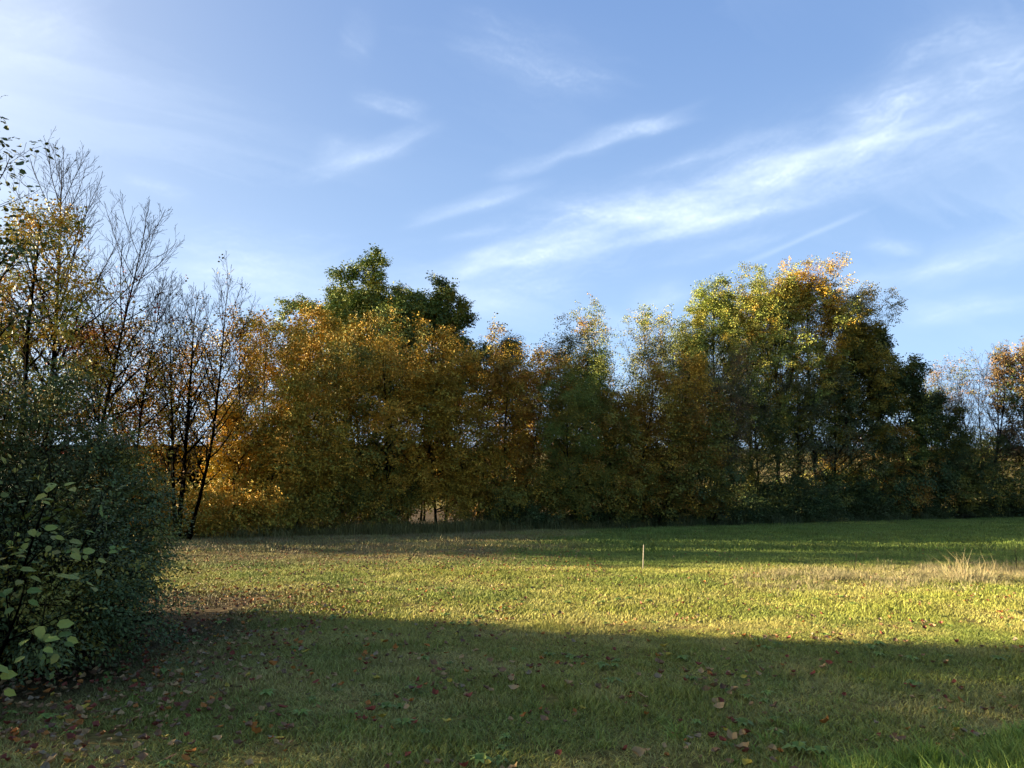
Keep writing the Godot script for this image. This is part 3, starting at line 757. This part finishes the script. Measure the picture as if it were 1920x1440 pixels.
const MOUNDS := [
	{name = "bramble_bush", label = "low dark bramble mound below the rust coloured maple", x = 0.366, d = 34.0, height = 1.046, radius = 1.511, deep = 1.1, palette = "dark", canes = 60, sprays = 1300, seed = 5000, spray = "bramble", gaps = -0.5, scatter = 0.12},
	{name = "bramble_bush", label = "low dark bramble mound below the rounded willow", x = 4.152, d = 36.2, height = 0.96, radius = 1.557, deep = 1.1, palette = "dark", canes = 60, sprays = 1200, seed = 5007, spray = "bramble", gaps = -0.5, scatter = 0.12},
	{name = "bramble_bush", label = "low dark bramble mound below the orange brown maple", x = 7.627, d = 38.0, height = 1.061, radius = 1.907, deep = 1.2, palette = "dark", canes = 60, sprays = 1400, seed = 5014, spray = "bramble", gaps = -0.5, scatter = 0.12},
	{name = "bramble_bush", label = "wide dark bramble mound below the grey willow", x = 12.05, d = 41.0, height = 1.307, radius = 2.498, deep = 1.6, palette = "dark", canes = 60, sprays = 2000, seed = 5021, spray = "bramble", gaps = -0.5, scatter = 0.12},
	{name = "bramble_bush", label = "highest dark bramble mound in front of the tall trunks", x = 15.801, d = 42.8, height = 2.41, radius = 2.915, deep = 2.0, palette = "dark", canes = 60, sprays = 2800, seed = 5028, spray = "bramble", gaps = -0.5, scatter = 0.12},
	{name = "round_bush", label = "rounded dark bush at the foot of the golden poplar", x = 21.032, d = 45.0, height = 1.817, radius = 1.774, deep = 1.6, palette = "dark", canes = 60, sprays = 2000, seed = 5035, spray = "bramble", gaps = -0.5, scatter = 0.12},
	{name = "bramble_bush", label = "small dark bramble mound behind the dead brushwood", x = 25.606, d = 47.0, height = 0.934, radius = 1.348, deep = 1.2, palette = "dark", canes = 60, sprays = 700, seed = 5042, spray = "bramble", gaps = -0.5, scatter = 0.12},
	{name = "bramble_bush", label = "long low dark bramble mound by the picture edge", x = 32.219, d = 50.5, height = 1.031, radius = 3.258, deep = 1.4, palette = "dark", canes = 60, sprays = 1500, seed = 5049, spray = "bramble", gaps = -0.5, scatter = 0.12},
]

# ---------------------------------------------------------------- shrubs and mounds

func make_shrubs():
	for r in SHRUBS:
		shrub(r)
	for r in MOUNDS:
		mound(r)
	brush_pile()

# A shrub: many stems from one foot, arching outwards, each a part; the leaves are the part called foliage.
func shrub(r: Dictionary):
	rng.seed = r.seed
	var P := species("thicket")
	P.radius = r.radius * 0.55
	if r.has("more"):
		P.merge(r.more, true)
	var root := thing(r.name, r.label, "shrub", on_ground(r.x, r.d, -0.05), 0.0, r.get("group", ""))
	anchors = []
	for s in r.stems:
		tv = PackedVector3Array(); tn = PackedVector3Array(); ti = PackedInt32Array()
		var a: float = TAU * s / r.stems + rnd(-0.3, 0.3)
		var o := sqrt(rng.randf())
		var foot: Vector3 = Vector3(cos(a), 0, sin(a)) * r.radius * r.get("foot", 0.35) * o
		var dir: Vector3 = (Vector3(cos(a), 0, sin(a)) * r.get("open", 0.55) * o + Vector3.UP).normalized()
		grow(foot, dir, r.height * rnd(0.95, 1.2) * lerpf(1.12, r.get("skirt", 0.7), o), 0.008 + r.height * 0.005, 0, P)
		solid("stem", mesh_of(tv, tn, ti, PackedColorArray()), M[r.get("bark", "bark_dark")], root)
	crown(root, r)
	root.get_child(root.get_child_count() - 1).name = "foliage"

# A mound of brambles: arching canes under a skin of leaves.
func mound(r: Dictionary):
	rng.seed = r.seed
	var root := thing(r.name, r.label, "bush", on_ground(r.x, r.d, -0.03), 0.0, r.get("group", ""))
	anchors = []
	tv = PackedVector3Array(); tn = PackedVector3Array(); ti = PackedInt32Array()
	for k in r.canes:
		var a := rnd(0, TAU)
		var q := sqrt(rng.randf())
		var p: Vector3 = Vector3(cos(a) * r.radius * q, 0, sin(a) * r.deep * q) * 0.8
		var dir := Vector3(rnd(-0.7, 0.7), 1, rnd(-0.7, 0.7)).normalized()
		var top: float = r.height * sqrt(maxf(0.08, 1.0 - q * q)) * rnd(0.8, 1.2)
		var pts := PackedVector3Array([p])
		var rads := PackedFloat32Array([0.012])
		for i in 7:
			dir = (dir + rvec() * 0.12 + Vector3(0, -0.16, 0)).normalized()
			p += dir * top * 0.24
			pts.append(p)
			rads.append(lerpf(0.011, 0.004, i / 6.0))
			if i > 1: anchors.append([p, dir])
		tube(pts, rads, 3)
	solid("canes", mesh_of(tv, tn, ti, PackedColorArray()), M.bark_dark, root)
	for k in r.sprays:
		var a := rnd(0, TAU)
		var q := sqrt(rng.randf())
		var bump: float = 1.0 + 0.45 * noise_a.get_noise_2d(cos(a) * q * r.radius * 1.3 + r.seed, sin(a) * q * r.deep * 1.3)
		var top: float = r.height * pow(maxf(0.02, 1.0 - q * q), 0.6) * bump
		anchors.append([Vector3(cos(a) * r.radius * q, top * rnd(0.35, 1.0), sin(a) * r.deep * q), Vector3(cos(a) * q, 1.0 - q, sin(a) * q)])
	crown(root, r)
	root.get_child(root.get_child_count() - 1).name = "foliage"

func brush_pile():
	for b in [[15.5, 42.6, 2.4, 0.55, "low dark heap of cut branches between the bramble mounds", 91], [26.6, 47.6, 2.3, 0.5, "low brown heap of dead brushwood beside the rounded dark bush", 92]]:
		rng.seed = b[5]
		var root := thing("brushwood_pile", b[4], "brushwood", on_ground(b[0], b[1]), 0.0)
		tv = PackedVector3Array(); tn = PackedVector3Array(); ti = PackedInt32Array()
		for k in 420:
			var q := rnd(-1, 1)
			var p: Vector3 = Vector3(q * b[2], rnd(0, 1) * b[3] * (1.0 - q * q), rnd(-0.9, 0.9))
			var dir := Vector3(rnd(-1, 1), rnd(-0.25, 0.35), rnd(-0.5, 0.5)).normalized()
			var l := rnd(0.5, 1.5)
			var pts := PackedVector3Array()
			var rads := PackedFloat32Array()
			for i in 4:
				pts.append(p + dir * l * (i / 3.0 - 0.5) + rvec() * 0.04)
				rads.append(lerpf(rnd(0.012, 0.028), 0.005, i / 3.0))
			tube(pts, rads, 3)
		var o := solid("twigs", mesh_of(tv, tn, ti, PackedColorArray()), M["bark_dark" if b[5] == 91 else "bark_grey"], root)
		o.set_meta("kind", "stuff")

# ---------------------------------------------------------------- grass

func under_thicket(x: float, d: float) -> bool:
	return x < -3.6 and d > 5.8 and d < 11.5

func make_grass():
	rng.seed = 501
	var root := Node3D.new()
	root.name = "grass"
	add_child(root)
	tag(root, "short autumn grass covering the meadow", "grass", "", "stuff")
	# near, middle and far turf: [from, to, spacing, mesh, height scale]
	var bands := [
		[2.2, 9.5, 0.062, blade_patch(32, 0.085, 0.018, 0.046, 0.0027, 1.7, 0.24), "near_blades"],
		[9.5, 21.0, 0.125, blade_patch(60, 0.17, 0.02, 0.055, 0.0042, 1.4, 0.22), "middle_blades"],
		[21.0, 58.0, 0.36, blade_patch(110, 0.42, 0.03, 0.09, 0.008, 0.8, 0.12), "far_blades"],
	]
	for b in bands:
		var xf := []
		var cols := PackedColorArray()
		var d: float = b[0]
		var sp: float = b[2]
		while d < b[1]:
			var hw := d * 0.76 + 1.6
			var x := -hw
			while x < hw:
				var px := x + rnd(-0.5, 0.5) * sp
				var pd := d + rnd(-0.5, 0.5) * sp
				x += sp
				var foot := pd - wood_edge(px)
				if foot > 3.0 or (foot > -1.0 and rng.randf() < 0.6) or (under_thicket(px, pd) and rng.randf() < 0.85):
					continue
				# worn spots show the ground
				var bald := noise_a.get_noise_2d(px * 3.3 + 70.0, pd * 3.3)
				if bald > 0.30 and rng.randf() < 0.7:
					continue
				var tall := 1.0 + 1.5 * maxf(0.0, noise_b.get_noise_2d(px * 11.0, pd * 11.0) + 0.1) + 0.8 * maxf(0.0, noise_a.get_noise_2d(px * 4.0 + 5.0, pd * 4.0))
				var s := rnd(0.85, 1.2)
				xf.append(Transform3D(Basis(Vector3.UP, rnd(0, TAU)).scaled(Vector3(s, s * tall * rnd(0.75, 1.25), s)), on_ground(px, pd)))
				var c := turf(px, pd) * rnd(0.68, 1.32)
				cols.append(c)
			d += sp
		scatter(b[4], b[3], M.blade, xf, cols, root)
	# coarser tufts standing out of the turf, in loose groups
	var xt := []
	var ct := PackedColorArray()
	var tries := 0
	while xt.size() < 1500 and tries < 60000:
		tries += 1
		var d := 3.4 + 14.0 * pow(rng.randf(), 1.3)
		var x := rnd(-1.0, 1.0) * (d * 0.74 + 1.0)
		if noise_a.get_noise_2d(x * 2.6 + 17.0, d * 2.6) < 0.08 or under_thicket(x, d):
			continue
		var s := rnd(0.6, 1.3)
		xt.append(Transform3D(Basis(Vector3.UP, rnd(0, TAU)).scaled(Vector3(s, s * rnd(0.6, 1.1), s)), on_ground(x, d)))
		ct.append(Color(0.21, 0.26, 0.045).lerp(Color(0.34, 0.32, 0.08), rng.randf() * rng.randf()) * rnd(0.75, 1.15))
	scatter("tufts", blade_patch(24, 0.055, 0.03, 0.075, 0.0030, 1.1, 0.15), M.blade, xt, ct, root)
	# flat rosettes of broad leaved weeds
	var rv := PackedVector3Array()
	var rc := PackedColorArray()
	for k in 8:
		var a := TAU * k / 8.0 + rnd(-0.3, 0.3)
		var l := rnd(0.045, 0.085)
		var f := Vector3(cos(a), 0, sin(a))
		var r := Vector3(-f.z, 0, f.x) * l * 0.2
		var m1 := f * l * 0.45 + Vector3(0, 0.028, 0)
		var tip := f * l + Vector3(0, rnd(0.005, 0.025), 0)
		rv.append_array([Vector3.ZERO, m1 - r, m1 + r, m1 - r, tip, m1 + r])
		var g := rnd(0.7, 1.25)
		for i in 6:
			rc.append(Color(g, g, g))
	var rosette := mesh_of(rv, PackedVector3Array(), PackedInt32Array(), rc)
	var xr := []
	var cr := PackedColorArray()
	for k in 420:
		var d := 3.6 + 9.0 * rng.randf()
		var x := rnd(-1.0, 1.0) * (d * 0.74 + 1.0)
		if noise_b.get_noise_2d(x * 9.0 + 3.0, d * 9.0) < 0.0 or under_thicket(x, d):
			continue
		xr.append(Transform3D(Basis(Vector3.UP, rnd(0, TAU)).scaled(Vector3.ONE * rnd(0.7, 1.5)), on_ground(x, d, 0.012)))
		cr.append(Color(0.125, 0.175, 0.032) * rnd(0.8, 1.3))
	scatter("rosettes", rosette, M.blade, xr, cr, root)
	# long fresh grass close to the camera on the right
	var xl := []
	var cl := PackedColorArray()
	var tuft := blade_patch(30, 0.06, 0.12, 0.27, 0.0032, 0.55, 0.05)
	for k in 1700:
		var x := rnd(1.0, 5.2)
		var d := rnd(3.3, 5.3)
		var edge := (x - 1.55) * 0.5 - maxf(0.0, d - 4.3) * 1.3 + noise_a.get_noise_2d(x * 4.0, d * 4.0) * 0.35
		if edge < 0.0 and rng.randf() < 0.93:
			continue
		var s := rnd(0.75, 1.15)
		xl.append(Transform3D(Basis(Vector3.UP, rnd(0, TAU)).scaled(Vector3(s, s * rnd(0.6, 1.0) * clampf(0.55 + edge, 0.4, 1.0), s)), on_ground(x, d)))
		cl.append(Color(0.165, 0.255, 0.040).lerp(Color(0.25, 0.30, 0.06), rng.randf()) * rnd(0.85, 1.15))
	var lg := scatter("long_grass", tuft, M.blade, xl, cl, self)
	tag(lg, "long fresh green grass close to the viewer beside the mown turf", "grass", "", "stuff")
	# rough dry grass on the right
	var xd := []
	var cd := PackedColorArray()
	var dry := blade_patch(34, 0.16, 0.05, 0.20, 0.0028, 0.9, 0.0)
	for k in 1900:
		var x := rnd(3.4, 14.0)
		var d := 14.3 + (x - 7.0) * 0.17 + rng.randfn(0.0, 0.9)
		if noise_a.get_noise_2d(x * 2.0 + 31.0, d * 2.0) < -0.08 or rng.randf() > smoothstep(3.0, 7.0, x) * 0.9:
			continue
		var s := rnd(0.6, 1.2)
		xd.append(Transform3D(Basis(Vector3.UP, rnd(0, TAU)).scaled(Vector3(s, s * rnd(0.5, 1.1), s)), on_ground(x, d)))
		cd.append(Color(0.30, 0.235, 0.125).lerp(Color(0.20, 0.185, 0.085), rng.randf()) * rnd(0.8, 1.15))
	var dg := scatter("dry_grass", dry, M.blade, xd, cd, self)
	tag(dg, "pale dry rough grass round the tall tussock", "grass", "", "stuff")
	# weeds and saplings' litter at the foot of the wood
	var xw := []
	var cw := PackedColorArray()
	for k in 3200:
		var x := rnd(-16.0, 36.0)
		var d := wood_edge(x) + rng.randfn(-0.1, 1.1) + 1.2 * noise_a.get_noise_2d(x * 1.5, 3.0)
		xw.append(Transform3D(Basis(Vector3.UP, rnd(0, TAU)).scaled(Vector3(1, rnd(0.6, 1.7), 1) * rnd(0.7, 1.5)), on_ground(x, d)))
		var mix_ := clampf((x + 4.0) / 14.0 + rnd(-0.4, 0.4), 0.0, 1.0)
		cw.append(Color(0.17, 0.15, 0.045).lerp(Color(0.075, 0.09, 0.03), mix_) * rnd(0.7, 1.2))
	var wg := scatter("weeds", blade_patch(40, 0.3, 0.12, 0.42, 0.007, 0.7, 0.1), M.blade, xw, cw, self)
	tag(wg, "ragged weeds along the foot of the wood", "weeds", "", "stuff")

# ---------------------------------------------------------------- fallen leaves

func leaf_mesh(seed_: int, size: float, broad: float, curl: float) -> ArrayMesh:
	rng.seed = seed_
	var v := PackedVector3Array()
	var rows := 5
	var prof := [0.0, 0.75, 1.0, 0.68, 0.0]
	var grid := []
	for i in rows:
		var t := i / (rows - 1.0)
		var w: float = prof[i] * size * broad * rnd(0.85, 1.15)
		var z := (t - 0.5) * size
		var y0: float = 0.012 + curl * size * (pow(t - 0.5, 2.0) * 1.6) + rnd(-0.02, 0.02) * size
		var lift := size * rnd(0.10, 0.42) * curl
		grid.append([Vector3(-w, y0 + lift * prof[i], z), Vector3(0, y0, z), Vector3(w, y0 + lift * prof[i] * rnd(0.3, 1.3), z)])
	for i in rows - 1:
		for s in 2:
			var a: Vector3 = grid[i][s]
			var b: Vector3 = grid[i][s + 1]
			var c: Vector3 = grid[i + 1][s]
			var e: Vector3 = grid[i + 1][s + 1]
			if i > 0: v.append_array([a, b, c])
			if i == 0: v.append_array([a, e, c])
			elif i < rows - 2: v.append_array([b, e, c])
	return mesh_of(v, PackedVector3Array(), PackedInt32Array(), PackedColorArray())

func leaf_density(x: float, d: float) -> float:
	var n := noise_b.get_noise_2d(x * 16.0 + 13.0, d * 16.0)
	var left := smoothstep(3.0, -5.0, x)
	return clampf(0.3 + left * 0.6 + n * 1.5, 0.05, 1.0)

func make_fallen_leaves():
	var shapes := []
	for k in 6:
		shapes.append(leaf_mesh(700 + k, 0.062, [0.30, 0.36, 0.26, 0.33, 0.40, 0.28][k], [0.5, 0.9, 0.35, 1.1, 0.6, 0.8][k]))
	rng.seed = 900
	var kinds := [["dark_red", Color(0.19, 0.05, 0.028), "dark red"], ["brown", Color(0.20, 0.115, 0.055), "brown"], ["tan", Color(0.34, 0.22, 0.095), "pale tan"], ["orange", Color(0.34, 0.135, 0.028), "orange"], ["grey", Color(0.25, 0.19, 0.11), "greyish brown"], ["yellow", Color(0.38, 0.29, 0.045), "yellow"], ["umber", Color(0.14, 0.08, 0.045), "dark brown"]]
	var odds := [0.17, 0.38, 0.60, 0.72, 0.84, 0.89, 1.0]
	for k in kinds:
		var m := plain("leaf_" + k[0], k[1].linear_to_srgb(), 0.7)
		m.backlight = Color(0.35, 0.35, 0.3)
		m.cull_mode = BaseMaterial3D.CULL_DISABLED
	# the three hundred that show largest, one by one
	var n := 0
	while n < 300:
		var d := 4.05 + 3.9 * pow(rng.randf(), 0.9)
		var x := rnd(-1.0, 1.0) * (d * 0.70 + 0.25)
		if rng.randf() > leaf_density(x, d) or (x > 1.5 and d < 4.3 + (x - 1.5) * 0.4):
			continue
		var pick := rng.randf()
		var k := 0
		while odds[k] < pick: k += 1
		var o := MeshInstance3D.new()
		var form := rng.randi() % 6
		o.mesh = shapes[form]
		o.material_override = M["leaf_" + kinds[k][0]]
		o.name = numbered("fallen_leaf")
		add_child(o)
		var s := rnd(0.75, 1.5)
		o.transform = Transform3D(Basis.from_euler(Vector3(rnd(-0.45, 0.45), rnd(0, TAU), rnd(-0.45, 0.45))).scaled(Vector3.ONE * s), on_ground(x, d, rnd(0.014, 0.04)))
		var zone := "by the dark thicket" if x < -1.3 else ("by the long grass" if x > 1.3 else "amid the shaded turf")
		var row := "close to the viewer" if d < 5.6 else "short of the sunlit strip"
		var size_word := "large " if s > 1.25 else ("small " if s < 0.98 else "")
		var form_word := "curled " if form == 1 or form == 3 else ("flat " if form == 0 or form == 2 else "")
		var text: String = size_word + form_word + kinds[k][2] + " fallen leaf " + zone + ", " + row
		tag(o, text, "leaf", text.replace("leaf", "leaves").replace(",", ""))
		n += 1
	# the rest of the litter
	var xf := []
	var cols := PackedColorArray()
	var tries := 0
	while xf.size() < 15000 and tries < 200000:
		tries += 1
		var d := 2.5 + 40.0 * pow(rng.randf(), 1.35)
		var x := rnd(-1.0, 1.0) * (d * 0.74 + 1.0)
		var foot := d - wood_edge(x)
		if foot > 4.0:
			continue
		var chance := leaf_density(x, d) * 0.45
		if foot > -4.0: chance = 1.0
		elif x > 2.0 and d > 15.0: chance = 0.04
		elif d > 15.0: chance = 0.75
		if x < -2.2 and d < 13.0 and d > 4.5: chance = 1.0
		if d < 7.9 and x > -2.5: chance *= 0.5
		if rng.randf() > chance:
			continue
		var s := rnd(0.45, 1.15)
		xf.append(Transform3D(Basis.from_euler(Vector3(rnd(-0.5, 0.5), rnd(0, TAU), rnd(-0.5, 0.5))).scaled(Vector3.ONE * s), on_ground(x, d, rnd(0.006, 0.034))))
		var pick := rng.randf()
		var k := 0
		while odds[k] < pick: k += 1
		var c: Color = kinds[k][1]
		if foot > -5.0 and x < 6.0: c = c.lerp(Color(0.22, 0.10, 0.03), 0.6)
		cols.append(c * rnd(0.8, 1.2))
	var o := scatter("fallen_leaves", shapes[1], M.leaf, xf, cols, self)
	tag(o, "scattered small fallen leaves over the meadow", "leaves", "", "stuff")

# ---------------------------------------------------------------- small things

func make_small_things():
	# thin stake in the meadow
	rng.seed = 41
	var at := on_ground(2.73, 15.80, -0.05)
	var st := thing("wooden_stake", "thin pale wooden stake standing alone in the meadow", "stake", at)
	var m := plain("stake_wood", Color.WHITE, 0.85)
	m.albedo_texture = noise_texture(77, 0.04, lin(0.26, 0.21, 0.15), lin(0.35, 0.30, 0.22), lin(0.44, 0.39, 0.30), 128)
	m.uv1_triplanar = true
	m.uv1_scale = Vector3(9, 1.5, 9)
	var sv := SurfaceTool.new()
	sv.begin(Mesh.PRIMITIVE_TRIANGLES)
	var secs := [[0.0, 0.011], [0.30, 0.0105], [0.555, 0.0098], [0.585, 0.005]]
	var ring := []
	for s in secs:
		var q := []
		for k in 6:
			q.append(Vector3(cos(TAU * k / 6.0) * s[1] + s[0] * 0.045, s[0], sin(TAU * k / 6.0) * s[1]))
		ring.append(q)
	for i in 3:
		for k in 6:
			var n := (k + 1) % 6
			for p in [ring[i][k], ring[i][n], ring[i + 1][k], ring[i][n], ring[i + 1][n], ring[i + 1][k]]: sv.add_vertex(p)
	for k in range(1, 5):
		for p in [ring[3][0], ring[3][k], ring[3][k + 1]]: sv.add_vertex(p)
	sv.generate_normals()
	solid("shaft", sv.commit(), m, st)
	# tall dry tussock
	var tu := thing("grass_tussock", "tall straw coloured grass tussock leaning over the lit grass", "tussock", on_ground(8.14, 13.60))
	var xf := []
	var cols := PackedColorArray()
	for k in 95:
		var q := Vector3(rng.randfn(0, 0.30), 0, rng.randfn(0, 0.16))
		var s := rnd(0.55, 1.2) * exp(-q.x * q.x * 1.6)
		var tilt := Basis.from_euler(Vector3(q.z * 0.8 + rnd(-0.2, 0.2), rnd(0, TAU), 0)) 
		tilt = Basis(Vector3(0, 0, 1), -q.x * 1.1 + rnd(-0.35, 0.25)) * tilt
		xf.append(Transform3D(tilt.scaled(Vector3(s, s, s)), q))
		cols.append(Color(0.34, 0.26, 0.13).lerp(Color(0.40, 0.33, 0.18), rng.randf()) * rnd(0.7, 1.15))
	scatter("blades", blade_patch(9, 0.09, 0.18, 0.62, 0.0024, 0.8, 0.0), M.blade, xf, cols, tu)
	# dead dark weed stalks in the dry grass
	for w in [[10.00, 15.00, 0.42, "dark dead weed stalk in the dry grass beyond the tussock", 51], [6.86, 15.20, 0.40, "thin pale seed stalk leaning out of the dry grass", 52]]:
		rng.seed = w[4]
		var root := thing("weed_stalk", w[3], "weed", on_ground(w[0], w[1]))
		tv = PackedVector3Array(); tn = PackedVector3Array(); ti = PackedInt32Array()
		anchors = []
		var P := {segs = [6, 3], taper = [0.4, 0.6], wander = [0.08, 0.15], lift = [0.0, 0.1], levels = 2, n = [9 if w[4] == 51 else 3], from = [0.35], angle = [42.0], ratio = [0, 0.5], shape = "egg", leaf_from = 9, dense = 1, radius = 0.16}
		grow(Vector3.ZERO, Vector3(0.25 if w[4] == 52 else 0.0, 1, 0).normalized(), w[2], 0.007, 0, P)
		solid("stalk", mesh_of(tv, tn, ti, PackedColorArray()), M["bark_dark" if w[4] == 51 else "stake_wood"], root)
